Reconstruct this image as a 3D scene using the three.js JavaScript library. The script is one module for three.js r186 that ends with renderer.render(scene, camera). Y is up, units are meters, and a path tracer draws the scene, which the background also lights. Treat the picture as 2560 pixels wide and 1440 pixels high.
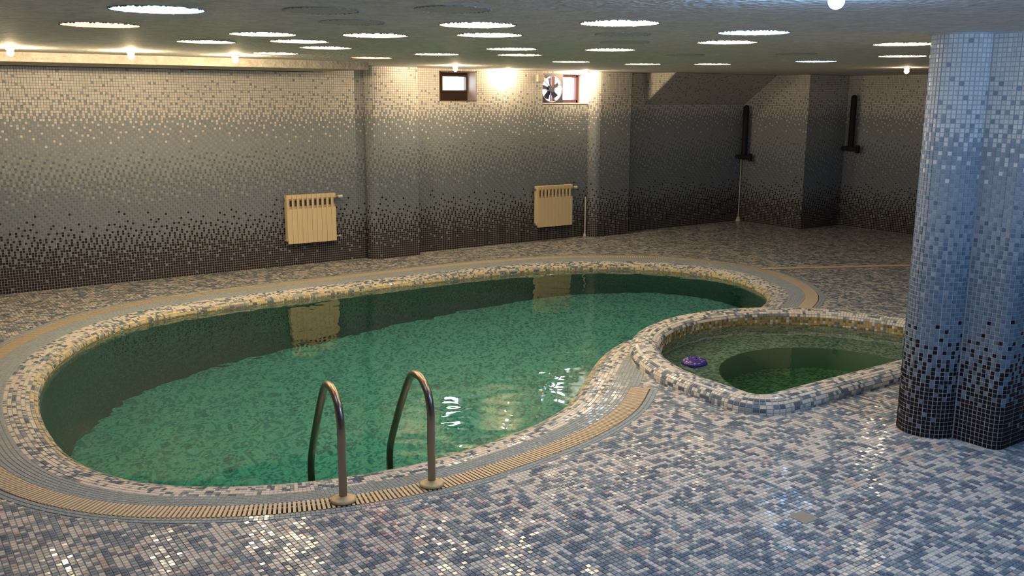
import * as THREE from 'three';
import { RectAreaLightUniformsLib } from 'three/addons/lights/RectAreaLightUniformsLib.js';
import { mergeGeometries, mergeVertices } from 'three/addons/utils/BufferGeometryUtils.js';
import { RoundedBoxGeometry } from 'three/addons/geometries/RoundedBoxGeometry.js';

// ---------------------------------------------------------------- camera, sky, exposure
RectAreaLightUniformsLib.init();
const scene = new THREE.Scene();
const FOCAL = 2338.68;                                   // pixels of a 2560 x 1440 frame
const camera = new THREE.PerspectiveCamera(2 * Math.atan(720 / FOCAL) * 180 / Math.PI, 2560 / 1440, 0.05, 100);
const rad = (d) => d * Math.PI / 180;
camera.position.set(0, 1.88, 0);
camera.rotation.order = 'YXZ';
camera.rotation.set(rad(-11.5113), rad(-34.8677), rad(0.3164));
camera.updateMatrixWorld(true);
camera.updateProjectionMatrix();
scene.background = new THREE.Color(0.86, 0.93, 1.0);
scene.backgroundIntensity = 9;
const renderer = new THREE.WebGLRenderer({ antialias: true });
renderer.toneMapping = THREE.LinearToneMapping;
renderer.toneMappingExposure = 1.0;
renderer.shadowMap.enabled = true;

// lamp colours and powers
const lin0 = (r, g, b) => new THREE.Color().setRGB(r, g, b);
const WARM = lin0(1.0, 0.74, 0.44), COOL = lin0(0.33, 0.59, 1.0), RED = lin0(1.0, 0.30, 0.16);
const DISC_POWER = 19, DISC_GLOW = 5, SPOT_POWER = 2.5, COOL_SPOT = 3.5;

// ---------------------------------------------------------------- room sizes
const CEIL = 2.227, WALLZ = -10.0, PITCH = 0.0255, WATER = -0.092, TUBWATER = -0.03;
const XW = -3.2, XE = 12.2, ZN = 2.6;

// ---------------------------------------------------------------- helpers
function rng(seed) { let a = seed >>> 0; return () => { a = (a + 0x6D2B79F5) | 0; let t = Math.imul(a ^ (a >>> 15), 1 | a); t = (t + Math.imul(t ^ (t >>> 7), 61 | t)) ^ t; return ((t ^ (t >>> 14)) >>> 0) / 4294967296; }; }
const V = (x, y, z) => new THREE.Vector3(x, y, z);
const used = {};
function numbered(n) { used[n] = (used[n] ?? -1) + 1; return used[n] ? n + '_' + String(used[n]).padStart(3, '0') : n; }
function tag(o, label, category, group) { o.userData.label = label; o.userData.category = category; if (group) o.userData.group = group; return o; }
function shade(m) { m.castShadow = true; m.receiveShadow = true; return m; }
function thing(name, label, category, p = [0, 0, 0], turn = 0, group) {
  const g = new THREE.Group(); g.name = numbered(name); g.position.set(...p); g.rotation.y = turn; scene.add(g); return tag(g, label, category, group);
}
function part(name, geo, mat, parent) { const m = shade(new THREE.Mesh(geo, mat)); m.name = name; parent.add(m); return m; }
function solo(name, geo, mat, label, category, group) { const m = part(numbered(name), geo, mat, scene); return tag(m, label, category, group); }
function structure(name) { const g = new THREE.Group(); g.name = name; g.userData.kind = 'structure'; scene.add(g); return g; }
function box(x0, x1, y0, y1, z0, z1) { const g = new THREE.BoxGeometry(x1 - x0, y1 - y0, z1 - z0); g.translate((x0 + x1) / 2, (y0 + y1) / 2, (z0 + z1) / 2); return g; }
function rbox(x0, x1, y0, y1, z0, z1, r = 0.004) { const g = new RoundedBoxGeometry(x1 - x0, y1 - y0, z1 - z0, 2, r); g.translate((x0 + x1) / 2, (y0 + y1) / 2, (z0 + z1) / 2); return g; }
const join = (list) => mergeGeometries(list.map((g) => { const c = g.index ? g.toNonIndexed() : g.clone(); for (const k of Object.keys(c.attributes)) if (!['position', 'normal', 'uv'].includes(k)) c.deleteAttribute(k); return c; }));
function cyl(r0, r1, a, b, seg = 20) {                     // round bar from a to b
  const d = b.clone().sub(a), g = new THREE.CylinderGeometry(r1, r0, d.length(), seg);
  g.applyQuaternion(new THREE.Quaternion().setFromUnitVectors(V(0, 1, 0), d.clone().normalize())); g.translate((a.x + b.x) / 2, (a.y + b.y) / 2, (a.z + b.z) / 2); return g;
}
const lin = (r, g, b) => new THREE.Color().setRGB(r, g, b);
function mat(c, roughness, o = {}) { return new THREE.MeshPhysicalMaterial({ color: c, roughness, ...o }); }
const eye = camera.position.clone();
const inv = camera.matrixWorld.clone().invert();
function pixel(p) { const q = p.clone().applyMatrix4(inv); return q.z > -0.1 ? null : [1280 + FOCAL * q.x / -q.z, 720 - FOCAL * q.y / -q.z, -q.z]; }
function inside(poly, x, z) {
  let c = false;
  for (let i = 0, j = poly.length - 1; i < poly.length; j = i++) {
    const a = poly[i], b = poly[j];
    if ((a[1] > z) !== (b[1] > z) && x < (b[0] - a[0]) * (z - a[1]) / (b[1] - a[1]) + a[0]) c = !c;
  }
  return c;
}

// noise textures (computed)
function noise2(seed, n) {                                 // tileable value noise of n x n cells
  const r = rng(seed), g = new Float32Array(n * n).map(() => r());
  return (x, y) => {
    const X = Math.floor(x), Y = Math.floor(y), fx = x - X, fy = y - Y, sx = fx * fx * (3 - 2 * fx), sy = fy * fy * (3 - 2 * fy);
    const at = (i, j) => g[((j % n + n) % n) * n + ((i % n + n) % n)];
    return (at(X, Y) * (1 - sx) + at(X + 1, Y) * sx) * (1 - sy) + (at(X, Y + 1) * (1 - sx) + at(X + 1, Y + 1) * sx) * sy;
  };
}
function heightTexture(size, fn, repeat) {
  const d = new Uint8Array(size * size * 4);
  for (let y = 0; y < size; y++) for (let x = 0; x < size; x++) { const v = Math.max(0, Math.min(255, Math.round(255 * fn(x / size, y / size)))), k = 4 * (y * size + x); d[k] = d[k + 1] = d[k + 2] = v; d[k + 3] = 255; }
  const t = new THREE.DataTexture(d, size, size); t.wrapS = t.wrapT = THREE.RepeatWrapping; t.magFilter = THREE.LinearFilter; t.minFilter = THREE.LinearMipmapLinearFilter; t.generateMipmaps = true; t.repeat.set(repeat, repeat); t.needsUpdate = true; return t;
}
const nA = noise2(3, 16), nB = noise2(5, 32), nC = noise2(7, 64), nD = noise2(11, 128);
const stucco = heightTexture(512, (u, v) => { const b = nC(u * 64, v * 64), c = nD(u * 128, v * 128); return Math.pow(0.62 * b + 0.38 * c, 1.6); }, 1 / 1.6);
const stuccoTint = heightTexture(512, (u, v) => 0.80 + 0.10 * nB(u * 32, v * 32) + 0.10 * nD(u * 128, v * 128), 1 / 1.6); stuccoTint.colorSpace = THREE.SRGBColorSpace;
const ripple = heightTexture(1024, (u, v) => 0.55 * nA(u * 16 + 0.3 * nB(u * 32, v * 32), v * 16) + 0.30 * nB(u * 32, v * 32) + 0.15 * nC(u * 64, v * 64), 1 / 4.0);

// ---------------------------------------------------------------- materials
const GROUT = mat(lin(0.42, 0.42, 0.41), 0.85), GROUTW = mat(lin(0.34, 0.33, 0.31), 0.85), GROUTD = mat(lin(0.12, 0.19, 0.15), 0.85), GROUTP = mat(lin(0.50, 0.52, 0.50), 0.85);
const WALLTILE = mat(lin(1, 1, 1), 0.32, { vertexColors: true, flatShading: true, specularIntensity: 0.6 });
const TILE = mat(lin(1, 1, 1), 0.08, { vertexColors: true, flatShading: true, specularIntensity: 0.2 });
const MATTE = mat(lin(1, 1, 1), 0.30, { vertexColors: true, flatShading: true });
const PAL = [
  [0.72, 0.69, 0.65], [0.66, 0.63, 0.60], [0.76, 0.71, 0.64],              // 0-2 white to cream
  [0.30, 0.34, 0.38], [0.33, 0.375, 0.42], [0.26, 0.31, 0.36],              // 3-5 pale grey blue
  [0.15, 0.20, 0.26], [0.19, 0.24, 0.30], [0.12, 0.17, 0.23],              // 6-8 slate blue
  [0.016, 0.014, 0.020], [0.024, 0.018, 0.022],                            // 9-10 near black
  [0.34, 0.39, 0.42], [0.37, 0.42, 0.45],                                  // 11-12 strip blue
  [0.55, 0.38, 0.13], [0.42, 0.31, 0.11], [0.22, 0.19, 0.07],              // 13-15 ochre stained
  [0.60, 0.50, 0.46], [0.04, 0.17, 0.105], [0.055, 0.21, 0.125], [0.025, 0.10, 0.07], [0.20, 0.24, 0.30], [0.24, 0.28, 0.33], [0.165, 0.205, 0.265], [0.68, 0.60, 0.40], [0.62, 0.52, 0.30],                                                      // 16 rose white, 17-19 basin wall, tinted green to stand in for the water's glow, 20-22 lighter slate of the deck, 23-24 yellowish cream
];
const PALC = PAL.map((c) => lin(...c));
const TILEMATS = PALC.map((c) => mat(c, 0.08, { flatShading: true, specularIntensity: 0.2 }));

// tiles: bevelled pieces gathered into one mesh; the largest in view become pieces of their own
const UNIT = (() => {
  const s = 0.5, b = 0.44, h = 1, g = new THREE.BufferGeometry();
  g.setAttribute('position', new THREE.Float32BufferAttribute([-s, 0, -s, s, 0, -s, s, 0, s, -s, 0, s, -b, h, -b, b, h, -b, b, h, b, -b, h, b], 3));
  g.setIndex([4, 6, 5, 4, 7, 6, 0, 5, 1, 0, 4, 5, 1, 6, 2, 1, 5, 6, 2, 7, 3, 2, 6, 7, 3, 4, 0, 3, 7, 4]); return g;
})();
const UNITF = (() => { const g = UNIT.toNonIndexed(); g.computeVertexNormals(); return g; })();
class Tiles {
  constructor(seed) { this.list = []; this.r = rng(seed); }
  add(c, t, b, n, w, l, k, thick = 0.003, tilt = 0.012) { this.list.push([c, t, b, n, w, l, k, thick, (this.r() - 0.5) * tilt, (this.r() - 0.5) * tilt]); }
  matrix(e) {
    const [c, t, b, n, w, l, , h, a, d] = e;
    const nn = n.clone().addScaledVector(t, a).addScaledVector(b, d).normalize(), tt = t.clone().addScaledVector(nn, -t.dot(nn)).normalize(), bb = b.clone().addScaledVector(nn, -b.dot(nn)).normalize();
    return new THREE.Matrix4().makeBasis(tt.multiplyScalar(w), nn.multiplyScalar(h), bb.multiplyScalar(l)).setPosition(c);
  }
  build(parent, pieces, name = 'mosaic', material = TILE, bevel = true) {
    let own = new Set();
    if (pieces) {
      const rank = [];
      this.list.forEach((e, i) => { const q = pixel(e[0]); if (!q || q[0] < 6 || q[0] > 2554 || q[1] < 6 || q[1] > 1434) return; const d = eye.clone().sub(e[0]), f = d.dot(e[3]) / d.length(); if (f > 0.05) rank.push([f * e[4] * e[5] / d.lengthSq(), i]); });
      rank.sort((a, b) => b[0] - a[0]);
      for (const [, i] of rank.slice(0, pieces)) own.add(i);
      for (const i of own) { const m = part(numberedIn(parent, 'tile'), UNITF, TILEMATS[this.list[i][6]], parent); m.matrixAutoUpdate = false; m.matrix.copy(this.matrix(this.list[i])); m.matrix.decompose(m.position, m.quaternion, m.scale); m.matrixAutoUpdate = true; }
    }
    const n = this.list.length - own.size; if (!n) return;
    const nv = bevel ? 8 : 4, ni = bevel ? 30 : 6, pos = new Float32Array(n * nv * 3), col = new Float32Array(n * nv * 3), idx = new Uint32Array(n * ni), src = UNIT.attributes.position.array, ind = UNIT.index.array, v = V(0, 0, 0);
    let at = 0;
    this.list.forEach((e, i) => {
      if (own.has(i)) return;
      const M = this.matrix(e), c = PALC[e[6]], j = 0.93 + 0.14 * this.r();
      for (let k = 0; k < nv; k++) { const s = bevel ? k : k + 4; v.set(src[3 * s] * (bevel ? 1 : 1.1), src[3 * s + 1], src[3 * s + 2] * (bevel ? 1 : 1.1)).applyMatrix4(M); const o = (at * nv + k) * 3; pos[o] = v.x; pos[o + 1] = v.y; pos[o + 2] = v.z; col[o] = c.r * j; col[o + 1] = c.g * j; col[o + 2] = c.b * j; }
      for (let k = 0; k < ni; k++) idx[at * ni + k] = at * nv + (bevel ? ind[k] : ind[k] - 4);
      at++;
    });
    const g = new THREE.BufferGeometry(); g.setAttribute('position', new THREE.BufferAttribute(pos, 3)); g.setAttribute('color', new THREE.BufferAttribute(col, 3)); g.setIndex(new THREE.BufferAttribute(idx, 1));
    const m = part(name, g, material, parent); m.userData.kind = 'stuff'; return m;
  }
}
function numberedIn(parent, n) { const c = parent.userData.count ??= {}; Object.defineProperty(parent.userData, 'count', { enumerable: false, value: c }); c[n] = (c[n] ?? -1) + 1; return c[n] ? n + '_' + String(c[n]).padStart(3, '0') : n; }

// colour choices
function deckColour(r) { const x = r(); return x < 0.20 ? 0 : x < 0.34 ? 1 : x < 0.40 ? 2 : x < 0.46 ? 16 : x < 0.62 ? 3 + Math.floor(r() * 3) : x < 0.74 ? 11 : x < 0.93 ? 20 + Math.floor(r() * 2) : 22; }
function rimColour(r) { const x = r(); return x < 0.30 ? 0 : x < 0.48 ? 2 : x < 0.58 ? 1 : x < 0.74 ? 3 + Math.floor(r() * 3) : x < 0.93 ? 6 + Math.floor(r() * 3) : 11; }
const lut = (t, pts) => { for (let i = 1; i < pts.length; i++) if (t <= pts[i][0]) { const a = pts[i - 1], b = pts[i]; return a[1] + (b[1] - a[1]) * Math.max(0, (t - a[0]) / (b[0] - a[0])); } return pts[pts.length - 1][1]; };
// share of the darker tile at a height, in three bands from white down to black
const bandA = [[1.36, 1], [1.4, 0.97], [1.5, 0.91], [1.6, 0.80], [1.65, 0.62], [1.69, 0.42], [1.76, 0.25], [1.85, 0.13], [1.95, 0.07], [2.08, 0.03], [2.3, 0.015]];
const bandB = [[0.76, 1], [0.85, 0.93], [1.0, 0.72], [1.1, 0.5], [1.2, 0.27], [1.3, 0.09], [1.36, 0.03]];
const bandC = [[0, 1], [0.1, 0.97], [0.2, 0.92], [0.3, 0.78], [0.43, 0.5], [0.5, 0.3], [0.6, 0.12], [0.68, 0.04], [0.76, 0.01]];
const fract = (x) => x - Math.floor(x);
function wallColour(i, j, h, r) {                         // i column, j row: well spread dither as in the printed sheets
  const t = fract(52.9829189 * fract(0.06711056 * (i % 39) + 0.00583715 * (j * 7.0)) + 0.11 * r());
  if (h > 1.36) return t < lut(h, bandA) ? 3 + (i * 7 + j) % 3 : (r() < 0.25 ? 1 : 0);
  if (h > 0.76) return t < lut(h, bandB) ? 6 + (i + j) % 3 : 3 + (i * 5 + j) % 3;
  return t < lut(h, bandC) ? 9 + ((i + j) & 1) : 6 + (i + j) % 3;
}
function wallTiles(bag, seed, o, dir, n, length, y0, y1, skip, i0 = 0) {   // o start at floor, dir along, n outward
  const r = rng(seed), up = V(0, 1, 0), cols = Math.floor(length / PITCH), rows = Math.floor((y1 - 0) / PITCH);
  for (let j = Math.ceil(y0 / PITCH); j < rows; j++) for (let i = 0; i < cols; i++) {
    const s = (i + 0.5) * PITCH, y = (j + 0.5) * PITCH; if (skip && skip(s, y)) continue;
    bag.add(V(o.x + dir.x * s, y, o.z + dir.z * s), dir, up, n, 0.0220, 0.0220, wallColour(i + i0, j, y, r), 0.0025, 0.010);
  }
}

// ---------------------------------------------------------------- pool outline
const GP = [[5.10, -5.20], [4.86, -5.08], [4.60, -4.90], [4.34, -4.68], [4.07, -4.45], [3.69, -4.17], [3.27, -3.99], [2.77, -3.88], [2.24, -3.84], [1.70, -3.93], [1.25, -4.12], [0.85, -4.42], [0.58, -4.82], [0.44, -5.26], [0.40, -5.8], [0.43, -6.4], [0.54, -7.0], [0.71, -7.5], [0.95, -7.95], [1.28, -8.36], [1.65, -8.66], [2.1, -8.86], [2.6, -8.94], [3.5, -8.97], [4.6, -8.99], [5.6, -8.97], [6.34, -8.88], [6.9, -8.69], [7.4, -8.40], [7.81, -8.0], [8.05, -7.5], [8.13, -7.1], [8.08, -6.7], [7.92, -6.30], [7.72, -5.97], [7.42, -5.67], [7.02, -5.43], [6.8, -5.31], [6.6, -5.21]];
const curve = new THREE.CatmullRomCurve3(GP.map(([x, z]) => V(x, 0, z)), false, 'centripetal');
const NG = 912, gPts = curve.getSpacedPoints(NG), gLen = curve.getLength();
const gTan = gPts.map((p, i) => gPts[Math.min(NG, i + 1)].clone().sub(gPts[Math.max(0, i - 1)]).normalize());
const gNor = gTan.map((t) => V(-t.z, 0, t.x));           // towards the water
const nearest = (x, z) => { let b = 0, d = 1e9; gPts.forEach((p, i) => { const e = (p.x - x) ** 2 + (p.z - z) ** 2; if (e < d) { d = e; b = i; } }); return b; };
const iA = nearest(4.07, -4.45), iB = nearest(6.98, -5.41);
const offset = (i, o) => [gPts[i].x + gNor[i].x * o, gPts[i].z + gNor[i].z * o];
const GRATE = 0.128, STRIP = 0.16, EDGE = 0.35;
// hot tub outline (inner face), offset outwards by off
const TC = [5.72, -4.10], TR = 1.25, TN = -3.71;
const tubBase = (() => {
  const p = [], rc = 0.06, x0 = TC[0] - TR;
  for (let k = 0; k < 12; k++) p.push([x0, -4.10 + (TN - rc + 4.10) * k / 12]);
  for (let k = 0; k <= 12; k++) { const a = Math.PI - k / 12 * Math.PI / 2; p.push([x0 + rc + rc * Math.cos(a), TN - rc + rc * Math.sin(a)]); }
  const xr = TC[0] + Math.sqrt(TR * TR - (TN - TC[1]) ** 2), a0 = Math.atan2(TN - TC[1], xr - TC[0]);
  for (let k = 1; k <= 70; k++) p.push([x0 + rc + (xr - x0 - rc) * k / 70, TN]);
  for (let k = 1; k < 160; k++) { const a = a0 - (a0 + Math.PI) * k / 160; p.push([TC[0] + TR * Math.cos(a), TC[1] + TR * Math.sin(a)]); }
  return p;
})();
const NT = tubBase.length;
const tubNor = tubBase.map((p, i) => { const a = tubBase[(i + NT - 1) % NT], b = tubBase[(i + 1) % NT], t = V(b[0] - a[0], 0, b[1] - a[1]).normalize(); return V(-t.z, 0, t.x); });
const tubOut = (() => { const c = inside(tubBase, tubBase[5][0] + tubNor[5].x * 0.05, tubBase[5][1] + tubNor[5].z * 0.05); return c ? -1 : 1; })();
const tubOffset = (i, o) => [tubBase[i % NT][0] + tubOut * tubNor[i % NT].x * o, tubBase[i % NT][1] + tubOut * tubNor[i % NT].z * o];
const tubLoop = (o) => tubBase.map((_, i) => tubOffset(i, o));
const RIMW = 0.22;
const tubSolid = tubLoop(RIMW);
// water and basin outline of the pool: the swept edge, then along the tub's outer face
function basin(o) {
  const p = []; for (let i = 0; i <= NG; i++) { const q = offset(i, o); if (Math.hypot(q[0] - TC[0], q[1] - TC[1]) > TR + RIMW - 0.02 && !inside(tubSolid, q[0], q[1])) p.push(q); }
  const a = p[0], b = p[p.length - 1], ang = (q) => Math.atan2(q[1] - TC[1], q[0] - TC[0]); let s = ang(b), e = ang(a); if (e > s) e -= 2 * Math.PI;
  for (let k = 1; k < 90; k++) { const t = s + (e - s) * k / 90; p.push([TC[0] + (TR + RIMW - 0.02) * Math.cos(t), TC[1] + (TR + RIMW - 0.02) * Math.sin(t)]); }
  return p;
}
const basinLine = basin(EDGE);
const poolDepth = (x) => -(2.19 - 0.135 * (x - 0.7));     // floor height

function ribbon(line, lows, highs, closed = true) {        // upright band along a plan line
  const n = line.length, pos = [], idx = [];
  for (let i = 0; i < n; i++) pos.push(line[i][0], lows(line[i]), line[i][1], line[i][0], highs(line[i]), line[i][1]);
  for (let i = 0; i < (closed ? n : n - 1); i++) { const a = 2 * i, b = 2 * ((i + 1) % n); idx.push(a, b, a + 1, b, b + 1, a + 1); }
  const g = new THREE.BufferGeometry(); g.setAttribute('position', new THREE.Float32BufferAttribute(pos, 3)); g.setIndex(idx); g.computeVertexNormals(); return g;
}
function flat(line, holes, fn) {                           // filled plan outline at a height
  const s = new THREE.Shape(line.map((p) => new THREE.Vector2(p[0], p[1]))); for (const h of holes) s.holes.push(new THREE.Path(h.map((p) => new THREE.Vector2(p[0], p[1]))));
  const g = new THREE.ShapeGeometry(s, 1), p = g.attributes.position; for (let i = 0; i < p.count; i++) { const x = p.getX(i), z = p.getY(i); p.setXYZ(i, x, fn(x, z), z); g.attributes.uv.setXY(i, x, z); }
  g.computeVertexNormals(); return g;
}
function sweep(i0, i1, profile, at) {                      // profile of [offset, height] along a path function at(i, offset)
  const pos = [], idx = [], m = profile.length;
  for (let i = i0; i <= i1; i++) for (const [o, y] of profile) { const q = at(i, o); pos.push(q[0], y, q[1]); }
  for (let i = 0; i < i1 - i0; i++) for (let k = 0; k < m - 1; k++) { const a = i * m + k, b = a + m; idx.push(a, a + 1, b, b, a + 1, b + 1); }
  const g = new THREE.BufferGeometry(); g.setAttribute('position', new THREE.Float32BufferAttribute(pos, 3)); g.setIndex(idx); g.computeVertexNormals(); return g;
}

// ================================================================ SETTING
// ---- floor
const floor = structure('floor');
const holeLine = [];
for (let i = 0; i <= iA; i++) holeLine.push(offset(i, 0));
for (let i = iA; i <= iB; i++) holeLine.push(offset(i, -GRATE - 0.006));
for (let i = iB; i <= NG; i++) holeLine.push(offset(i, 0));
{ // back to the start round the tub, inside its rim
  const q = tubLoop(0.12), near = (p) => q.reduce((b, c, i) => (Math.hypot(c[0] - p[0], c[1] - p[1]) < Math.hypot(q[b][0] - p[0], q[b][1] - p[1]) ? i : b), 0);
  let s = near(holeLine[holeLine.length - 1]); const e = near(holeLine[0]); const way = [];
  // walk in the direction that passes the near side of the tub
  for (let k = s; k !== e; k = (k + NT - 1) % NT) way.push(q[k]);
  for (const p of way) holeLine.push(p);
}
{
  const s = new THREE.Shape([[XW, ZN], [XE + 0.2, ZN], [XE + 0.2, WALLZ - 0.1], [XW, WALLZ - 0.1]].map((p) => new THREE.Vector2(p[0], p[1]))); s.holes.push(new THREE.Path(holeLine.map((p) => new THREE.Vector2(p[0], p[1]))));
  const g = new THREE.ExtrudeGeometry(s, { depth: 0.3, bevelEnabled: false }); g.rotateX(Math.PI / 2); g.translate(0, -0.0035, 0);
  part('screed', g, GROUT, floor);
  const bag = new Tiles(21), far = new Tiles(22), r = rng(23), X = V(1, 0, 0), Z = V(0, 0, 1), Y = V(0, 1, 0);
  const band = []; for (let i = 0; i <= iA; i++) band.push(offset(i, -0.055)); for (let i = iA; i <= iB; i++) band.push(offset(i, -GRATE - 0.062)); for (let i = iB; i <= NG; i++) band.push(offset(i, -0.055));
  for (const p of holeLine.slice(2 + NG)) band.push(p);
  const clump = new Map();
  for (let iz = -392; iz < 20; iz++) for (let ix = -30; ix < 478; ix++) {
    const x = (ix + 0.5) * PITCH, z = (iz + 0.5) * PITCH, q = pixel(V(x, 0, z)), c0 = deckColour(r), k = ix + ',' + iz;
    let c = c0; const s = r(); if (s < 0.22) c = clump.get((ix - 1) + ',' + iz) ?? c0; else if (s < 0.42) c = clump.get(ix + ',' + (iz - 1)) ?? c0; clump.set(k, c);
    if (!q || q[0] < -260 || q[0] > 2820 || q[1] > 1560 || x > (z < -8.8 ? 11.29 : XE - 0.01)) continue;
    if (inside(band, x, z) || inside(tubSolid, x, z)) continue;
    const dist = Math.hypot(x, z);
    (dist < 7.4 ? bag : far).add(V(x, -0.0035, z), X, Z, Y, 0.0226, 0.0226, c, 0.0035, 0.06);
  }
  // pale blue border rows outside the grate
  const at = (i, o, row, j) => { const p = offset(i, o); const t = gTan[i], nn = gNor[i]; bag.add(V(p[0], -0.003, p[1]), t, nn, Y, 0.0226, 0.0226, 11 + ((i + row) & 1), 0.0035, 0.03); };
  for (let i = 4; i < NG; i++) for (let row = 0; row < 2; row++) { const o = (i >= iA && i <= iB ? -GRATE - 0.020 : -0.013) - row * PITCH; const p = offset(i, o); if (!inside(tubSolid, p[0], p[1])) at(i, o, row); }
  bag.build(floor, 300); far.build(floor, 0, 'far_mosaic', TILE, false);
}
// ---- walls
const wallL = structure('wall_left');
const W1 = [5.88, 6.41, 1.83, 2.19], W2 = [7.44, 8.25, 1.80, 2.185], WD = 0.42;
{
  const z0 = WALLZ - WD, z1 = WALLZ - 0.0025;
  const g = [box(XW, W1[0], -0.3, CEIL, z0, z1), box(W1[0], W1[1], -0.3, W1[2], z0, z1), box(W1[0], W1[1], W1[3], CEIL, z0, z1), box(W1[1], W2[0], -0.3, CEIL, z0, z1), box(W2[0], W2[1], -0.3, W2[2], z0, z1), box(W2[0], W2[1], W2[3], CEIL, z0, z1), box(W2[1], XE + 0.4, -0.3, CEIL, z0, z1)];
  part('masonry', join(g), GROUTW, wallL);
  const bag = new Tiles(31); const inW = (x, y) => [W1, W2].some((w) => x > w[0] - 0.005 && x < w[1] + 0.005 && y > w[2] - 0.005 && y < w[3] + 0.005);
  wallTiles(bag, 32, V(0.5, 0, WALLZ - 0.0025), V(1, 0, 0), V(0, 0, 1), 10.8, 0, CEIL, (s, y) => inW(s + 0.5, y) || (s + 0.5 < 4.38 && y > 2.135));
  bag.build(wallL, 0, 'mosaic', WALLTILE, false);
}
const wallR = structure('wall_right');
{
  part('masonry', join([box(XE, XE + 0.3, -0.3, CEIL, -8.8, ZN), box(11.3025, XE + 0.3, -0.3, CEIL, WALLZ, -8.8025)]), GROUTW, wallR);
  const bag = new Tiles(33);
  wallTiles(bag, 34, V(11.3025, 0, WALLZ), V(0, 0, 1), V(-1, 0, 0), 1.2, 0, CEIL);
  wallTiles(bag, 35, V(11.30, 0, -8.8025), V(1, 0, 0), V(0, 0, 1), 0.9, 0, CEIL);
  wallTiles(bag, 36, V(XE, 0, -8.8), V(0, 0, 1), V(-1, 0, 0), 5.5, 0, CEIL);
  bag.build(wallR, 0, 'mosaic', WALLTILE, false);
}
const PLAIN = mat(lin(0.36, 0.39, 0.41), 0.6);
{ const w = structure('wall_near'); part('masonry', box(XW, XE + 0.3, -0.3, CEIL, ZN, ZN + 0.2), PLAIN, w); const v = structure('wall_west'); part('masonry', box(XW - 0.2, XW, -0.3, CEIL, WALLZ - WD, ZN + 0.2), PLAIN, v); }
// ---- ceiling
const ceiling = structure('ceiling');
const STUCCO = mat(lin(0.82, 0.82, 0.80), 0.75, { bumpMap: stucco, bumpScale: 0.006, map: stuccoTint });
const PLASTER = mat(lin(0.62, 0.58, 0.50), 0.8, { bumpMap: stucco, bumpScale: 0.006, map: stuccoTint });
{
  const g = box(XW - 0.2, XE + 0.4, CEIL, CEIL + 0.25, WALLZ - WD, ZN + 0.2), p = g.attributes.position, uv = g.attributes.uv; for (let i = 0; i < p.count; i++) uv.setXY(i, p.getX(i), p.getZ(i));
  part('slab', g, STUCCO, ceiling);
}
const trim1 = structure('trim_1');
{ const g = box(XW, 4.40, 2.150, CEIL + 0.01, WALLZ, -8.9), p = g.attributes.position, uv = g.attributes.uv; for (let i = 0; i < p.count; i++) uv.setXY(i, p.getX(i), p.getZ(i) + p.getY(i)); part('ceiling_beam', g, PLASTER, trim1); }
// sloped soffit in the corner
const trim2 = structure('trim_2');
{
  const s = new THREE.Shape([[0, 1.79], [0, CEIL + 0.01], [-0.62, CEIL + 0.01]].map((p) => new THREE.Vector2(...p)));
  const g = new THREE.ExtrudeGeometry(s, { depth: 2.10, bevelEnabled: false }); g.rotateY(Math.PI / 2); g.translate(9.24, 0, WALLZ);
  part('soffit', g, GROUTW, trim2);
  const bag = new Tiles(37), r = rng(38), up = V(0, 1, 0);
  for (let j = 0; j < 17; j++) for (let i = 0; i < 24; i++) { const y = 1.80 + j * PITCH, z = (i + 0.5) * PITCH; if (z + 0.012 < (y - 0.012 - 1.79) / (CEIL - 1.79) * 0.61 && y < CEIL - 0.012) bag.add(V(9.24, y, WALLZ + z), V(0, 0, 1), up, V(-1, 0, 0), 0.0220, 0.0220, r() < 0.06 ? 3 : 0, 0.0025, 0.01); }
  const d = V(0, CEIL - 1.79, 0.61), L = d.length(); d.normalize(); const n = V(0, -d.z, d.y);
  for (let j = 0; j < Math.floor(L / PITCH); j++) for (let i = 0; i < 80; i++) bag.add(V(9.24 + (i + 0.5) * PITCH, 1.79 + d.y * (j + 0.5) * PITCH, WALLZ + d.z * (j + 0.5) * PITCH), V(1, 0, 0), d, n, 0.0220, 0.0220, r() < 0.08 ? 3 : 0, 0.0025, 0.01);
  bag.build(trim2, 0, 'mosaic', WALLTILE, false);
}
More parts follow.
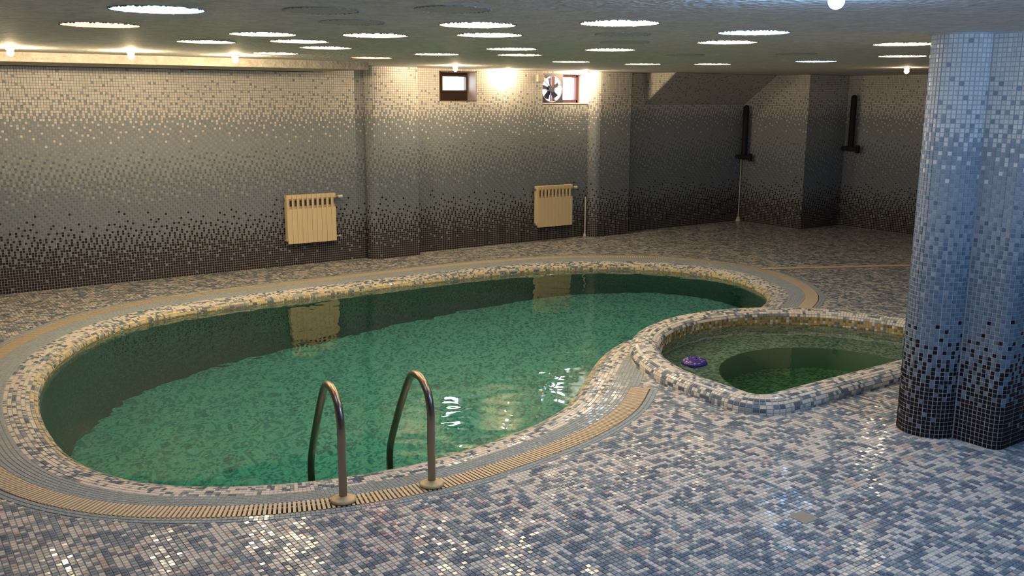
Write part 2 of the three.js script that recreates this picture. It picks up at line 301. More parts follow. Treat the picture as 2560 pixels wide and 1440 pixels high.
// ---- pilasters on the window wall
function pilaster(x0, x1, depth, label, seed) {
  const t = thing('pilaster', label, 'pilaster', [x0, 0, WALLZ + 0.004]); const w = x1 - x0, rc = 0.11, line = [];
  line.push([0, 0]); for (let k = 0; k <= 10; k++) { const a = Math.PI + k / 10 * Math.PI / 2; line.push([rc + rc * Math.cos(a), depth - rc - rc * Math.sin(a)]); }
  for (let k = 0; k <= 4; k++) { const a = Math.PI / 2 - k / 4 * Math.PI / 2; line.push([w - 0.02 + 0.02 * Math.cos(a), depth - 0.02 + 0.02 * Math.sin(a)]); } line.push([w, 0]);
  part('core', ribbon(line, () => -0.02, () => CEIL + 0.005, true), GROUTW, t);
  const bag = new Tiles(seed), r = rng(seed + 1); let i = 0, carry = PITCH / 2;
  for (let k = 0; k < line.length - 1; k++) {
    const a = line[k], b = line[k + 1], L = Math.hypot(b[0] - a[0], b[1] - a[1]), d = V((b[0] - a[0]) / L, 0, (b[1] - a[1]) / L), n = V(-d.z, 0, d.x); let s = carry;
    for (; s < L; s += PITCH, i++) for (let j = 0; j < Math.floor(CEIL / PITCH) && a[1] + d.z * s > 0.012; j++) { const y = (j + 0.5) * PITCH; bag.add(V(a[0] + d.x * s, y, a[1] + d.z * s), d, V(0, 1, 0), n, 0.0220, 0.0220, wallColour(i + seed * 3, j, y, r), 0.0025, 0.01); }
    carry = s - L;
  }
  bag.build(t, 0, 'mosaic', WALLTILE, false);
  return t;
}
pilaster(4.86, 5.50, 0.15, 'mosaic wall pilaster between the left radiator and the first small window', 41);
pilaster(8.20, 8.86, 0.15, 'mosaic wall pilaster right of the window with the fan', 43);

// ---- column of three round shafts
{
  const m = [5.12, -2.76], line = [], rc = 0.06, bx = [4.935, 5.44, -3.02, -2.447];
  const solid = (x, z) => Math.hypot(x - 4.95, z + 2.87) < 0.162 || Math.hypot(x - 5.43, z + 2.87) < 0.162 || Math.hypot(Math.max(bx[0] + rc - x, 0, x - bx[1] + rc), Math.max(bx[2] + rc - z, 0, z - bx[3] + rc)) < rc;
  for (let k = 0; k < 720; k++) { const a = -k / 720 * 2 * Math.PI, dx = Math.cos(a), dz = Math.sin(a); let d = 0.7; while (!solid(m[0] + dx * d, m[1] + dz * d)) d -= 0.0008; line.push([m[0] + dx * d, m[1] + dz * d]); }
  const t = thing('mosaic_column', 'thick column with rounded shafts clad in mosaic fading from white to navy', 'column');
  part('core', ribbon(line, () => -0.02, () => CEIL + 0.005), mat(lin(0.46, 0.47, 0.49), 0.85), t);
  const bag = new Tiles(45), r = rng(46), P = 0.0244; let i = 0, carry = P / 2;
  for (let k = 0; k < line.length; k++) {
    const a = line[k], b = line[(k + 1) % line.length], L = Math.hypot(b[0] - a[0], b[1] - a[1]), d = V((b[0] - a[0]) / L, 0, (b[1] - a[1]) / L), n = V(d.z, 0, -d.x); let s = carry; if (n.x * (a[0] - m[0]) + n.z * (a[1] - m[1]) < 0) n.negate();
    for (; s < L; s += P, i++) for (let j = 0; j < Math.floor(CEIL / P); j++) { const y = (j + 0.5) * P; bag.add(V(a[0] + d.x * s, y, a[1] + d.z * s), d, V(0, 1, 0), n, 0.0212, 0.0212, wallColour(i + 11, j, y, r), 0.003, 0.02); }
    carry = s - L;
  }
  bag.build(t, 300);
}

// ================================================================ POOL
const pool = thing('swimming_pool', 'large kidney shaped pool with mosaic edge and sloping green floor', 'pool');
const UNDER = mat(lin(0.30, 0.36, 0.36), 0.8);
{
  const DARK = mat(lin(0.10, 0.09, 0.08), 0.9);
  const prof = [[-0.004, -0.105], [-0.004, -0.004], [STRIP, -0.024]]; for (let k = 1; k <= 14; k++) { const a = k / 14 * Math.PI / 2; prof.push([STRIP + (EDGE - STRIP) * Math.sin(a), -0.024 - 0.05 * (1 - Math.cos(a))]); } prof.push([EDGE, -0.30]);
  part('edge', sweep(0, NG, prof, offset), GROUT, pool);
  part('gutter', join([sweep(iA, iB, [[-GRATE - 0.005, -0.004], [-GRATE - 0.005, -0.105], [-0.004, -0.105]], offset)]), DARK, pool);
  part('basin_wall', ribbon(basinLine, (p) => poolDepth(p[0]) - 0.1, () => -0.08), GROUTD, pool);  // grout tinted green along with the tiles, in place of glow from the water
  part('basin_floor', flat(basinLine, [], (x) => poolDepth(x)), GROUTP, pool);
  // mosaic on strip and rounded rim
  const bag = new Tiles(51), r = rng(52); const rows = []; let acc = 0;
  for (let k = 1; k < prof.length - 1; k++) { const a = prof[k], b = prof[k + 1], L = Math.hypot(b[0] - a[0], b[1] - a[1]); let s = acc === 0 ? PITCH / 2 : acc; for (; s < L; s += PITCH) rows.push([a[0] + (b[0] - a[0]) * s / L, a[1] + (b[1] - a[1]) * s / L, (b[0] - a[0]) / L, (b[1] - a[1]) / L]); acc = s - L; }
  const prev = [];
  for (let i = 1; i < NG; i++) {
    const t = gTan[i], nn = gNor[i];
    rows.forEach(([o, y, dx, dy], k) => {
      if (y < -0.16) return; const q = offset(i, o); if (inside(tubSolid, q[0], q[1])) return;
      const wide = gLen / NG * 0.88 * (o > 0.1 ? 1 : 1), b = V(nn.x * dx, dy, nn.z * dx), n = V(nn.x * -dy, dx, nn.z * -dy);
      let c = k < 6 ? 11 + ((i + k) & 1) : rimColour(r); if (k >= 6 && r() < 0.28 && prev[k] !== undefined) c = prev[k]; prev[k] = c; if (y < -0.040 && c <= 2) c = 23 + (r() < 0.4 ? 1 : 0); if (y < -0.076) c = r() < 0.5 ? 13 : r() < 0.6 ? 14 : 2;
      bag.add(V(q[0], y, q[1]), t, b, n, wide, 0.0224, c, 0.003, 0.05);
    });
  }
  bag.build(pool, 300);
  // basin mosaic under water: lighter tiles near the surface give way to dark ones; their green paints in the water's glow
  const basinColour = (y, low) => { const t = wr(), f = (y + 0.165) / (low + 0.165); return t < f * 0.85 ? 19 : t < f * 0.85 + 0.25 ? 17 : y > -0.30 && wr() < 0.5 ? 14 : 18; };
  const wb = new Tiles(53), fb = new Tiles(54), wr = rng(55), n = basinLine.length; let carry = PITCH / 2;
  for (let k = 0; k < n; k++) {
    const a = basinLine[k], b = basinLine[(k + 1) % n], L = Math.hypot(b[0] - a[0], b[1] - a[1]); if (L < 1e-6) continue; const d = V((b[0] - a[0]) / L, 0, (b[1] - a[1]) / L), nn = V(-d.z, 0, d.x); let s = carry;
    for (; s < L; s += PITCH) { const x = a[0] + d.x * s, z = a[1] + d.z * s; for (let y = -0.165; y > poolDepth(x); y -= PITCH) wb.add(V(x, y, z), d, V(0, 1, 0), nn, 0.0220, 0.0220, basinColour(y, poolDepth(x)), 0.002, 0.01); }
    carry = s - L;
  }
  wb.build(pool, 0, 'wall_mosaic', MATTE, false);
  const sl = V(1, 0.135, 0).normalize(), up = V(-0.135, 1, 0).normalize();
  for (let iz = -360; iz < -150; iz++) for (let ix = 15; ix < 330; ix++) { const x = (ix + 0.5) * PITCH, z = (iz + 0.5) * PITCH; if (inside(basinLine, x, z)) { const c = wr(); fb.add(V(x, poolDepth(x), z), sl, V(0, 0, 1), up, 0.0220, 0.0220, c < 0.62 ? 0 : c < 0.95 ? 3 + Math.floor(wr() * 3) : 7, 0.002, 0.01); } }
  fb.build(pool, 0, 'floor_mosaic', MATTE, false);
}
// ---- overflow grate: slats across the gutter
const BEIGE = [mat(lin(0.61, 0.51, 0.37), 0.5), mat(lin(0.57, 0.47, 0.34), 0.5), mat(lin(0.64, 0.54, 0.40), 0.5)];
{
  const t = thing('overflow_grate', 'beige plastic slatted overflow grate curving round the large pool', 'grate');
  const P = 0.0215, n = Math.floor((iB - iA) / NG * gLen / P), list = [];
  for (let k = 0; k < n; k++) { const f = iA + (k + 0.5) * P / gLen * NG, i = Math.floor(f), u = f - i; if (i >= iB) break; const p = gPts[i].clone().lerp(gPts[i + 1], u), tn = gTan[i], nn = gNor[i]; list.push([p.clone().addScaledVector(nn, -GRATE / 2 - 0.001), tn, nn]); }
  const slat = new THREE.BoxGeometry(0.0135, 0.014, GRATE - 0.008); slat.translate(0, -0.008, 0);
  const place = list.map(([p, tn, nn]) => new THREE.Matrix4().makeBasis(tn, V(0, 1, 0), nn).setPosition(p));
  const rank = list.map(([p], i) => { const q = pixel(p); return [q && q[0] > 0 && q[0] < 2560 ? 1 / q[2] : 0, i]; }).sort((a, b) => b[0] - a[0]), own = new Set(rank.slice(0, 300).map((e) => e[1]));
  const rest = [];
  list.forEach((_, i) => { if (own.has(i)) { const m = part(numberedIn(t, 'slat'), slat, BEIGE[i % 3], t); place[i].decompose(m.position, m.quaternion, m.scale); } else rest.push(slat.clone().applyMatrix4(place[i])); });
  const all = part('far_slats', join(rest), BEIGE[0], t); all.userData.kind = 'stuff';
  const bar = (o) => sweep(iA, iB, [[o - 0.004, -0.016], [o - 0.004, -0.006], [o + 0.004, -0.006], [o + 0.004, -0.016]], offset);
  part('rib', bar(-GRATE + 0.006), BEIGE[1], t); part('rib', bar(-GRATE * 0.40), BEIGE[1], t); part('rib', bar(-0.012), BEIGE[1], t);
}
// ---- straight drain from the pool towards the far wall
{
  const a = V(8.24, 0, -6.91), b = V(12.1, 0, -5.02), d = b.clone().sub(a), L = d.length(); d.normalize(); const n = V(-d.z, 0, d.x);
  const t = thing('floor_drain', 'straight beige floor drain running from the pool grate past the column', 'drain');
  const strip = new THREE.BoxGeometry(L, 0.006, 0.10); const M = new THREE.Matrix4().makeBasis(d, V(0, 1, 0), n).setPosition(a.clone().addScaledVector(d, L / 2)); strip.applyMatrix4(M); part('channel', strip, mat(lin(0.2, 0.15, 0.09), 0.7), t);
  const g = []; for (let s = 0.01; s < L; s += 0.0215) { const q = new THREE.BoxGeometry(0.0145, 0.006, 0.09); q.applyMatrix4(new THREE.Matrix4().makeBasis(d, V(0, 1, 0), n).setPosition(a.clone().addScaledVector(d, s).setY(0.004))); g.push(q); }
  part('slats', join(g), BEIGE[0], t).userData.kind = 'stuff';
}
// ---- water
const WATERMAT = new THREE.MeshPhysicalMaterial({ color: lin(1, 1, 1), roughness: 0.0, transmission: 1, thickness: 1.5, ior: 1.33, attenuationColor: lin(0.50, 0.96, 0.91), attenuationDistance: 1.6, bumpMap: ripple, bumpScale: 0.006 });
const TUBMAT = new THREE.MeshPhysicalMaterial({ color: lin(1, 1, 1), roughness: 0.0, transmission: 1, thickness: 0.6, ior: 1.33, attenuationColor: lin(0.46, 0.78, 0.58), attenuationDistance: 0.9, bumpMap: ripple, bumpScale: 0.002 });
function waterBody(line, top, low) {
  const g = [flat(line, [], () => top), ribbon(line, (p) => low(p[0]), () => top), flat(line, [], (x) => low(x))];
  g.forEach((q) => { if (!q.attributes.uv) { const p = q.attributes.position; q.setAttribute('uv', new THREE.Float32BufferAttribute(new Float32Array(p.count * 2).map((_, i) => (i & 1 ? p.getZ(i >> 1) : p.getX(i >> 1))), 2)); } });
  const b = g[2].index.array; for (let i = 0; i < b.length; i += 3) { const s = b[i]; b[i] = b[i + 1]; b[i + 1] = s; }
  // faces outwards
  const fix = (q, want) => { q.computeVertexNormals(); const n = q.attributes.normal; if (want(n) < 0) { const a = q.index.array; for (let i = 0; i < a.length; i += 3) { const s = a[i]; a[i] = a[i + 1]; a[i + 1] = s; } q.computeVertexNormals(); } return q; };
  fix(g[0], (n) => n.getY(0)); fix(g[2], (n) => -n.getY(0));
  let cx = 0, cz = 0; line.forEach((p) => { cx += p[0] / line.length; cz += p[1] / line.length; }); let sum = 0; fix(g[1], (n) => { sum = 0; for (let i = 0; i < n.count; i++) sum += n.getX(i) * (g[1].attributes.position.getX(i) - cx) + n.getZ(i) * (g[1].attributes.position.getZ(i) - cz); return sum; });
  return join(g);
}
solo('pool_water', waterBody(basin(EDGE - 0.012), WATER, (x) => poolDepth(x) - 0.03), WATERMAT, 'clear green water filling the large pool', 'water');

// ================================================================ HOT TUB
{
  const t = thing('hot_tub', 'raised mosaic rimmed hot tub with a square corner beside the column', 'hot tub');
  const prof = [[0, -0.40], [0, 0.03]]; for (let k = 1; k <= 16; k++) { const a = Math.PI - k / 16 * Math.PI; prof.push([0.11 + 0.11 * Math.cos(a), 0.03 + 0.055 * Math.sin(a)]); } prof.push([RIMW, -0.32]);
  part('rim', sweep(0, NT, prof, tubOffset), GROUT, t);
  const WR = 0.80, well = []; for (let k = 0; k < 96; k++) { const a = k / 96 * 2 * Math.PI; well.push([TC[0] + 0.02 + WR * Math.cos(a), TC[1] - 0.02 + WR * Math.sin(a)]); }
  for (const p of well) p[1] = Math.min(p[1], TN - 0.05);
  part('bench', join([flat(tubLoop(0.01), [well], () => -0.38), ribbon(well, () => -0.95, () => -0.38)].map((q) => { q.deleteAttribute('uv'); return q; })), GROUTP, t);
  part('well_floor', flat(well, [], () => -0.95), GROUTP, t);
  const rows = []; let acc = 0; const start = 0.30;
  for (let k = 0; k < prof.length - 1; k++) { const a = prof[k], b = prof[k + 1], L = Math.hypot(b[0] - a[0], b[1] - a[1]); let s = k === 0 ? PITCH / 2 : acc; for (; s < L; s += PITCH) rows.push([a[0] + (b[0] - a[0]) * s / L, a[1] + (b[1] - a[1]) * s / L, (b[0] - a[0]) / L, (b[1] - a[1]) / L, k]); acc = s - L; }
  const bag = new Tiles(61), ub = new Tiles(63), r = rng(62), prev = []; let carry = PITCH / 2; const out = tubOut;
  for (let i = 0; i < NT; i++) {
    const a = tubOffset(i, 0.11), b = tubOffset(i + 1, 0.11), L = Math.hypot(b[0] - a[0], b[1] - a[1]); let s = carry;
    for (; s < L; s += PITCH) {
      const u = s / L, nn = tubNor[i].clone().lerp(tubNor[(i + 1) % NT], u).normalize().multiplyScalar(out), tn = V(-nn.z, 0, nn.x);
      rows.forEach(([o, y, dx, dy, k], q) => {
        if (o > 0.1 && y < -0.01) return; const p0 = tubOffset(i, o), p1 = tubOffset(i + 1, o), w = Math.hypot(p1[0] - p0[0], p1[1] - p0[1]) / L * PITCH * 0.88, bb = V(nn.x * dx, dy, nn.z * dx), n = V(nn.x * -dy, dx, nn.z * -dy);
        let c = rimColour(r); if (r() < 0.3 && prev[q] !== undefined) c = prev[q]; prev[q] = c; if (k === 0 && y > -0.06) { const z = r(); c = z < 0.34 ? 13 : z < 0.55 ? 14 : z < 0.75 ? 15 : z < 0.88 ? 2 : 6; }
        (y < -0.06 ? ub : bag).add(V(p0[0] + (p1[0] - p0[0]) * u, y, p0[1] + (p1[1] - p0[1]) * u), tn, bb, n, w, 0.0224, c, 0.003, 0.05);
      });
    }
    carry = s - L;
  }
  const inner = tubLoop(-0.005);
  for (let iz = -220; iz < -140; iz++) for (let ix = 170; ix < 280; ix++) { const x = (ix + 0.5) * PITCH, z = (iz + 0.5) * PITCH; if (!inside(inner, x, z)) continue; const c = r(); ub.add(V(x, inside(well, x, z) ? -0.95 : -0.38, z), V(1, 0, 0), V(0, 0, 1), V(0, 1, 0), 0.0220, 0.0220, c < 0.5 ? 0 : c < 0.8 ? 3 + Math.floor(r() * 3) : 6 + Math.floor(r() * 3), 0.002, 0.01); }
  bag.build(t, 300); ub.build(t, 0, 'bench_mosaic', MATTE, false);
  solo('hot_tub_water', waterBody(tubLoop(0.012), TUBWATER, () => -0.99), TUBMAT, 'murky green water inside the hot tub', 'water');
  // floating dispenser
  const f = thing('chlorine_float', 'purple dome shaped chlorine float drifting in the hot tub', 'float', [4.89, TUBWATER, -4.67]);
  const PURPLE = mat(lin(0.055, 0.035, 0.22), 0.22);
  part('body', new THREE.LatheGeometry([[0, -0.075], [0.045, -0.072], [0.05, -0.03], [0.085, -0.012], [0.097, 0.004], [0.094, 0.018], [0.078, 0.034], [0.050, 0.046], [0.040, 0.047], [0.036, 0.040], [0.020, 0.038]].map((p) => new THREE.Vector2(...p)), 40), PURPLE, f);
  part('cap', new THREE.LatheGeometry([[0, 0.052], [0.014, 0.051], [0.020, 0.046], [0.021, 0.036]].map((p) => new THREE.Vector2(...p)), 24), mat(lin(0.04, 0.025, 0.15), 0.3), f);
}

// ================================================================ POOL LADDER
{
  const STEEL = mat(lin(0.30, 0.26, 0.22), 0.30, { metalness: 1 }), n = V(0.179, 0, -0.984).normalize();
  const t = thing('pool_ladder', 'stainless pool ladder with two arched handrails rising from the grate', 'ladder', [1.72, 0, -3.86]);
  const off = V(0.44, 0, 0.075);
  const prof = [[0, 0], [0, 0.12], [0, 0.26], [0.002, 0.38], [0.042, 0.462], [0.128, 0.507], [0.225, 0.508], [0.29, 0.485], [0.35, 0.430], [0.44, 0.322], [0.54, 0.190], [0.64, 0.045], [0.69, -0.045], [0.705, -0.12], [0.706, -0.3], [0.706, -0.9]];
  const FL = mat(lin(0.60, 0.46, 0.26), 0.4);
  for (const k of [0, 1]) {
    const o = off.clone().multiplyScalar(k), c = new THREE.CatmullRomCurve3(prof.map(([s, y]) => n.clone().multiplyScalar(s).add(o).setY(y + 0.0)), false, 'centripetal', 0.5);
    part('rail', new THREE.TubeGeometry(c, 120, 0.0195, 20), STEEL, t);
    const f = new THREE.LatheGeometry([[0.0, 0.026], [0.026, 0.026], [0.030, 0.019], [0.052, 0.015], [0.059, 0.011], [0.061, 0.005], [0.061, 0.001], [0.0, 0.001]].map((p) => new THREE.Vector2(...p)), 36); f.translate(o.x, 0.001, o.z); part('flange', f, FL, t);
  }
  for (const y of [-0.72, -0.88]) { const g = new THREE.BoxGeometry(0.46, 0.025, 0.08); const d = off.clone().normalize(); g.applyMatrix4(new THREE.Matrix4().makeBasis(d, V(0, 1, 0), V(-d.z, 0, d.x)).setPosition(off.clone().multiplyScalar(0.5).addScaledVector(n, 0.706).setY(y))); part('tread', g, STEEL, t); }
}
// ---- small floor hatch
solo('floor_hatch', rbox(3.335, 3.435, -0.002, 0.0025, -2.56, -2.46, 0.001), mat(lin(0.33, 0.31, 0.26), 0.5), 'small plain square cover plate set in the mosaic floor', 'cover plate');

// ================================================================ RADIATORS
function radiator(x, y, label) {
  const t = thing('radiator', label, 'radiator', [x, y, WALLZ + 0.05]); const PAINT = mat(lin(0.72, 0.60, 0.40), 0.35), H = 0.545, w = 0.0583;
  for (let k = 0; k < 10; k++) {
    const a = k * w + 0.001, b = (k + 1) * w - 0.001, m = (a + b) / 2;
    const g = [rbox(a, b, 0, H * 0.715, 0.070, 0.078, 0.003), rbox(a, b, H * 0.915, H, 0.012, 0.078, 0.004), rbox(m - 0.0255, m - 0.0075, H * 0.70, H * 0.93, 0.058, 0.078, 0.003), rbox(m - 0.003, m + 0.003, 0.01, H * 0.93, 0.015, 0.072, 0.001), cyl(0.013, 0.013, V(m, 0.05, 0.04), V(m, H - 0.05, 0.04), 12), rbox(a, b, 0.03, H * 0.70, 0.006, 0.012, 0.002), rbox(a, b, H * 0.70, H * 0.76, 0.012, 0.05, 0.003)];
    part(k ? 'section_' + String(k).padStart(3, '0') : 'section', join(g), PAINT, t);
  }
  const e = 10 * w;
  part('header', join([cyl(0.021, 0.021, V(-0.006, H - 0.045, 0.04), V(e + 0.006, H - 0.045, 0.04)), cyl(0.021, 0.021, V(-0.006, 0.045, 0.04), V(e + 0.006, 0.045, 0.04))]), PAINT, t);
  part('side_panel', rbox(-0.003, 0.001, 0.06, H, 0.004, 0.076, 0.001), PAINT, t);
  const vw = mat(lin(0.75, 0.66, 0.5), 0.3), br = mat(lin(0.45, 0.42, 0.38), 0.3, { metalness: 0.8 });
  part('valve', cyl(0.014, 0.019, V(e + 0.045, H - 0.045, 0.04), V(e + 0.095, H - 0.045, 0.04)), vw, t);
  part('valve_body', cyl(0.010, 0.010, V(e, H - 0.045, 0.04), V(e + 0.05, H - 0.045, 0.04)), br, t);
  part('pipe', join([cyl(0.009, 0.009, V(e + 0.03, H - 0.045, 0.04), V(e + 0.03, H - 0.045, -0.05)), cyl(0.009, 0.009, V(e, 0.045, 0.04), V(e + 0.045, 0.045, 0.04)), cyl(0.014, 0.014, V(e + 0.035, 0.045, 0.04), V(e + 0.06, 0.045, 0.04)), cyl(0.009, 0.009, V(e + 0.03, 0.045, 0.04), V(e + 0.03, 0.045, -0.05))]), br, t);
  part('end_plug', join([cyl(0.016, 0.016, V(-0.02, H - 0.045, 0.04), V(0, H - 0.045, 0.04)), cyl(0.012, 0.012, V(-0.03, 0.045, 0.04), V(0, 0.045, 0.04))]), br, t);
}
radiator(3.845, 0.262, 'cream sectional radiator left of the first pilaster');
radiator(7.285, 0.195, 'cream sectional radiator under the window with the fan');
// ---- white pipes in the corners
solo('heating_pipe', join([cyl(0.011, 0.011, V(8.175, 0, WALLZ + 0.025), V(8.175, 0.55, WALLZ + 0.025), 12), cyl(0.024, 0.018, V(8.17, 0, WALLZ + 0.03), V(8.17, 0.04, WALLZ + 0.03), 16)]), mat(lin(0.7, 0.68, 0.62), 0.5), 'thin white vertical pipe at the foot of the right pilaster', 'pipe');
solo('heating_pipe', join([cyl(0.010, 0.010, V(11.275, 0, WALLZ + 0.025), V(11.275, 1.0, WALLZ + 0.025), 12), cyl(0.045, 0.02, V(11.27, 0, WALLZ + 0.03), V(11.27, 0.07, WALLZ + 0.03), 16)]), mat(lin(0.55, 0.53, 0.5), 0.5), 'thin pale vertical pipe in the dark corner under the tubular fitting', 'pipe');
// ---- dark tubular corner fittings
function tubeFitting(x, y, z, label) {
  const t = thing('wall_fitting', label, 'wall fitting', [x, y, z]); const B = mat(lin(0.006, 0.006, 0.010), 0.7);
  part('tube', new THREE.LatheGeometry([[0, 0.0], [0.043, 0.0], [0.043, 0.70], [0.040, 0.728], [0.028, 0.748], [0, 0.756]].map((p) => new THREE.Vector2(...p)), 24), B, t);
  part('foot', rbox(-0.05, 0.05, -0.055, 0.005, -0.13, 0.13, 0.01), B, t);
  part('end_knob', rbox(-0.03, 0.03, -0.085, 0.03, 0.10, 0.145, 0.012), B, t);
}
tubeFitting(11.20, 1.03, -9.86, 'dark vertical tube fitting in the corner under the sloped soffit');
tubeFitting(12.10, 1.19, -8.62, 'dark vertical tube fitting on the far wall beyond the projecting corner');

// ================================================================ WINDOWS
const BROWN = mat(lin(0.045, 0.022, 0.014), 0.45), PANE = new THREE.MeshPhysicalMaterial({ color: lin(1, 1, 1), roughness: 0.02, transmission: 1, thickness: 0, ior: 1.5 });
{
  const w = structure('window_1'), zo = WALLZ - 0.24;
  const [a, b, c, d] = W1, x0 = 6.035, x1 = 6.372, y0 = 1.965, y1 = 2.130;
  part('reveal_lining', join([box(a, b, c, c + 0.010, zo, WALLZ + 0.004), box(a, b, d - 0.010, d, zo, WALLZ + 0.004), box(a, a + 0.010, c, d, zo, WALLZ + 0.004)]), mat(lin(0.13, 0.07, 0.045), 0.6), w);
  part('jamb', box(b - 0.010, b, c, d, zo, WALLZ + 0.004), mat(lin(0.42, 0.37, 0.35), 0.5), w);
  part('window_frame', join([rbox(a, b, c, y0 - 0.02, zo, zo + 0.05), rbox(a, b, y1 + 0.02, d, zo, zo + 0.05), rbox(a, x0 - 0.02, y0 - 0.03, y1 + 0.03, zo, zo + 0.05), rbox(x1 + 0.02, b, y0 - 0.03, y1 + 0.03, zo, zo + 0.05)]), BROWN, w);
  const sash = part('sash', join([rbox(x0 - 0.022, x1 + 0.022, y0 - 0.022, y0, zo + 0.01, zo + 0.065), rbox(x0 - 0.022, x1 + 0.022, y1, y1 + 0.022, zo + 0.01, zo + 0.065), rbox(x0 - 0.022, x0, y0, y1, zo + 0.01, zo + 0.065), rbox(x1, x1 + 0.022, y0, y1, zo + 0.01, zo + 0.065)]), mat(lin(0.075, 0.04, 0.025), 0.45), w);
  part('pane', box(x0, x1, y0, y1, zo + 0.02, zo + 0.025), PANE, sash);
}
{
  const w = structure('window_2'), zo = WALLZ - 0.30; const [a, b, c, d] = W2, WH = mat(lin(0.78, 0.74, 0.76), 0.5), xm = a + 0.36;
  part('reveal_lining', join([box(a, b, c, c + 0.012, zo, WALLZ + 0.006), box(b - 0.012, b, c, d, zo, WALLZ + 0.006)]), WH, w);
  part('window_frame', join([rbox(xm - 0.02, xm + 0.03, c + 0.012, d - 0.004, zo, zo + 0.05), rbox(b - 0.062, b - 0.012, c + 0.012, d - 0.004, zo, zo + 0.05), rbox(xm, b - 0.03, c + 0.012, c + 0.055, zo, zo + 0.05), rbox(xm, b - 0.03, d - 0.035, d, zo, zo + 0.05), rbox(a, xm, c + 0.004, c + 0.012, zo, zo + 0.05)]), mat(lin(0.16, 0.06, 0.06), 0.5), w);
  part('pane', box(xm + 0.02, b - 0.05, c + 0.045, d - 0.03, zo + 0.02, zo + 0.026), PANE, w);
  // exhaust fan fills the left part
  const cx = a + 0.175, cy = (c + d) / 2, R = 0.165, t = thing('exhaust_fan', 'round exhaust fan mounted in the left half of the bright window', 'fan', [cx, cy, WALLZ - 0.05]);
  const FR = mat(lin(0.06, 0.06, 0.10), 0.5), s = new THREE.Shape([[-0.172, -0.188], [0.185, -0.188], [0.185, 0.188], [-0.172, 0.188]].map((p) => new THREE.Vector2(...p))); const h = new THREE.Path(); h.absarc(0, 0, R, 0, 2 * Math.PI, true); s.holes.push(h);
  const g = new THREE.ExtrudeGeometry(s, { depth: 0.012, bevelEnabled: false, curveSegments: 40 }); part('mounting_plate', g, FR, t);
  const ringG = new THREE.TorusGeometry(R + 0.002, 0.007, 10, 48); ringG.translate(0, 0, 0.012); part('ring', ringG, mat(lin(0.45, 0.45, 0.52), 0.4), t);
  part('hub', cyl(0.045, 0.045, V(0, 0, -0.05), V(0, 0, 0.015), 24), FR, t);
  for (let k = 0; k < 5; k++) { const q = new THREE.Shape(); q.moveTo(0.03, -0.018); q.quadraticCurveTo(0.09, -0.05, 0.135, -0.045); q.quadraticCurveTo(0.150, -0.005, 0.138, 0.030); q.quadraticCurveTo(0.08, 0.02, 0.03, 0.018); const e = new THREE.ExtrudeGeometry(q, { depth: 0.003, bevelEnabled: false }); e.rotateX(0.5); e.rotateZ(k / 5 * 2 * Math.PI + 0.5); e.translate(0, 0, -0.02); part(k ? 'blade_00' + k : 'blade', e, FR, t); }
  part('support_arm', join([0.35, 2.45, 4.55].map((q) => cyl(0.006, 0.006, V(0.03 * Math.cos(q), 0.03 * Math.sin(q), 0.012), V(R * Math.cos(q), R * Math.sin(q), 0.012), 8))), FR, t);
  const j = thing('junction_box', 'small junction box with a red light above the fan corner', 'junction box', [a - 0.06, d - 0.06, WALLZ]);
  part('case', rbox(-0.05, 0.05, -0.045, 0.045, 0, 0.045, 0.006), mat(lin(0.52, 0.46, 0.40), 0.5), j);
  const led = new THREE.SphereGeometry(0.016, 14, 10); led.translate(0.062, -0.005, 0.03); part('indicator_light', led, new THREE.MeshStandardMaterial({ color: lin(0.3, 0.02, 0.02), emissive: lin(1, 0.10, 0.06), emissiveIntensity: 8 }), j);
}

// ================================================================ CEILING LIGHTS
const BANDS = ['nearest band', 'second band', 'third band', 'farthest band'], ORD = ['first', 'second', 'third', 'fourth', 'fifth', 'sixth', 'seventh', 'eighth', 'ninth', 'tenth'];
// [x, z, kind, band] : kind w warm, c cool, r red, o off
const DISCS = [
  [1.08, -4.11, 'c', 0], [1.08, -5.18, 'r', 0], [2.56, -3.98, 'w', 0], [3.02, -3.46, 'w', 0],
  [1.96, -6.32, 'w', 1], [1.98, -5.34, 'w', 1], [2.42, -5.88, 'w', 1], [2.53, -5.02, 'w', 1], [3.02, -4.57, 'w', 1], [4.55, -4.19, 'w', 1], [4.00, -3.50, 'c', 1], [5.55, -3.62, 'w', 1],
  [2.93, -7.63, 'w', 2], [2.88, -6.51, 'w', 2], [4.01, -6.86, 'w', 2], [4.00, -5.76, 'w', 2], [4.61, -6.52, 'w', 2], [4.61, -5.38, 'w', 2],
  [3.93, -7.88, 'r', 3], [5.84, -7.39, 'w', 3], [6.79, -7.40, 'w', 3], [7.30, -6.91, 'w', 3], [7.45, -5.75, 'c', 3], [7.05, -4.60, 'w', 3],
  [1.63, -3.72, 'o', 0], [2.03, -3.34, 'o', 0], [2.00, -4.21, 'o', 0], [3.55, -4.04, 'o', 1], [4.06, -4.60, 'o', 1], [6.1, -4.9, 'o', 2], [5.6, -5.6, 'o', 2],
];
const count = {};
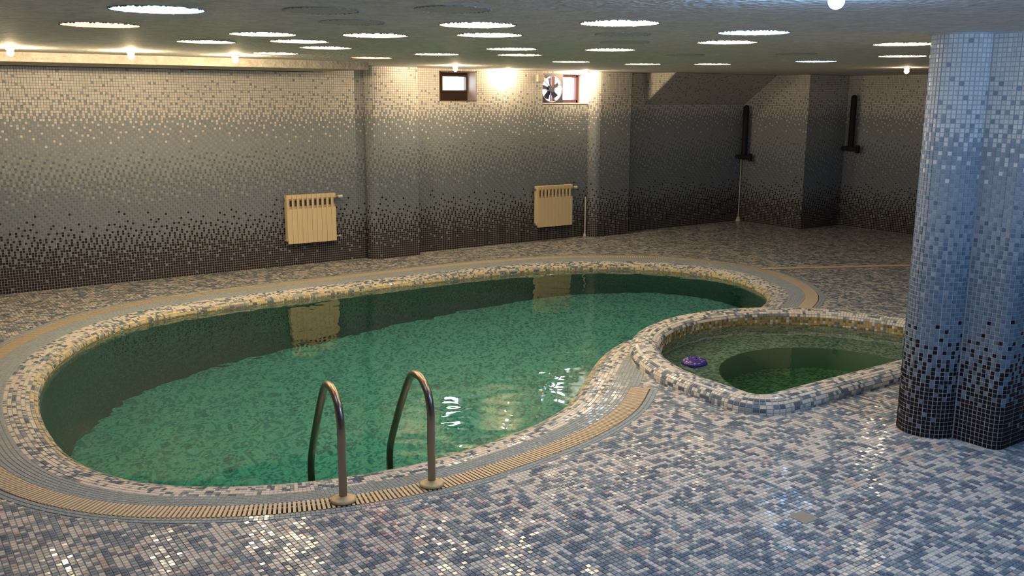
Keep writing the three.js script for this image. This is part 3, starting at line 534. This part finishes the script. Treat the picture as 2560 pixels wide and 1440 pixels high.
for (const [x, z, k, b] of DISCS) {
  const col = k === 'w' ? WARM : k === 'c' ? COOL : RED, what = { w: 'glowing warm', c: 'cool bluish white', r: 'reddish glowing', o: 'unlit dark' }[k]; const id = k + b; count[id] = (count[id] ?? -1) + 1;
  const label = `${what} round recessed ceiling light, ${ORD[count[id]]} of its colour in the ${BANDS[b]}`;
  const t = thing('ceiling_light', label, 'ceiling light', [x, CEIL, z], 0, k === 'o' ? 'unlit round ceiling lights' : 'lit round ceiling lights'); const R = k === 'o' ? 0.15 : 0.185;
  const ring = new THREE.TorusGeometry(R + 0.003, 0.0035, 6, 180), p = ring.attributes.position, rr = rng(900 + used.ceiling_light); const lumps = Array.from({ length: 181 }, () => 0.4 + 2.2 * Math.pow(rr(), 2)); lumps[180] = lumps[0];
  for (let i = 0; i < p.count; i++) p.setZ(i, p.getZ(i) * lumps[i % 181]);
  ring.rotateX(Math.PI / 2); ring.computeVertexNormals(); part('rim', ring, STUCCO, t);
  const disc = new THREE.CylinderGeometry(R, R, 0.004, 48); disc.translate(0, -0.0005, 0);
  if (k === 'o') { part('diffuser', disc, mat(lin(0.52, 0.52, 0.50), 0.6), t); continue; }
  part('diffuser', disc, new THREE.MeshStandardMaterial({ color: lin(0.5, 0.5, 0.5), roughness: 0.6, emissive: col, emissiveIntensity: DISC_GLOW }), t);
  const L = new THREE.RectAreaLight(col, DISC_POWER * (k === 'r' ? 0.5 : 1) * (b === 3 ? 0.4 : b === 2 ? 1.8 : 0.68), 0.30, 0.30); L.position.set(x, CEIL - 0.012, z); L.rotation.x = -Math.PI / 2; scene.add(L);
}
// ---- bare spot bulbs near the walls
const SPOTS = [[1.03, -8.05, 'left of the beam lamps'], [1.89, -8.05, 'middle of the beam lamps'], [2.80, -8.25, 'right of the beam lamps'], [5.62, -9.2, 'in front of the first window', 0, 0.9], [6.80, -9.86, 'between the two windows', 0, 0.45], [7.95, -9.75, 'over the fan window', 0, 0.45], [9.60, -6.2, 'near the dark far corner', 0, 0.15], [2.62, -1.96, 'glowing bluish white at the top edge', 'c'], [4.55, -0.75, 'with a cool white bulb nearest the column', 'c']];
SPOTS.forEach(([x, z, where, cool, share = 1], i) => {
  const tone = cool ? COOL : WARM, power = cool ? COOL_SPOT : SPOT_POWER * share;
  const t = thing('spot_lamp', `bright bare ceiling spot lamp ${where}`, 'lamp', [x, CEIL, z], 0, 'bare ceiling spot lamps');
  part('housing', new THREE.LatheGeometry([[0, 0], [0.045, 0], [0.045, -0.006], [0.030, -0.010], [0.028, -0.020], [0, -0.020]].map((p) => new THREE.Vector2(...p)), 24), mat(lin(0.6, 0.55, 0.45), 0.3, { metalness: 0.6 }), t);
  const bulb = new THREE.SphereGeometry(0.026, 18, 14); bulb.translate(0, -0.040, 0); part('bulb', bulb, new THREE.MeshStandardMaterial({ color: lin(1, 1, 1), emissive: tone, emissiveIntensity: 60 }), t);
  const L = new THREE.PointLight(tone, power, 0, 2); L.position.set(x, CEIL - 0.040, z); L.castShadow = true; L.shadow.radius = 1; scene.add(L);
});

scene.traverse((o) => { if (o.isMesh) { o.castShadow = true; o.receiveShadow = true; } });
renderer.render(scene, camera);
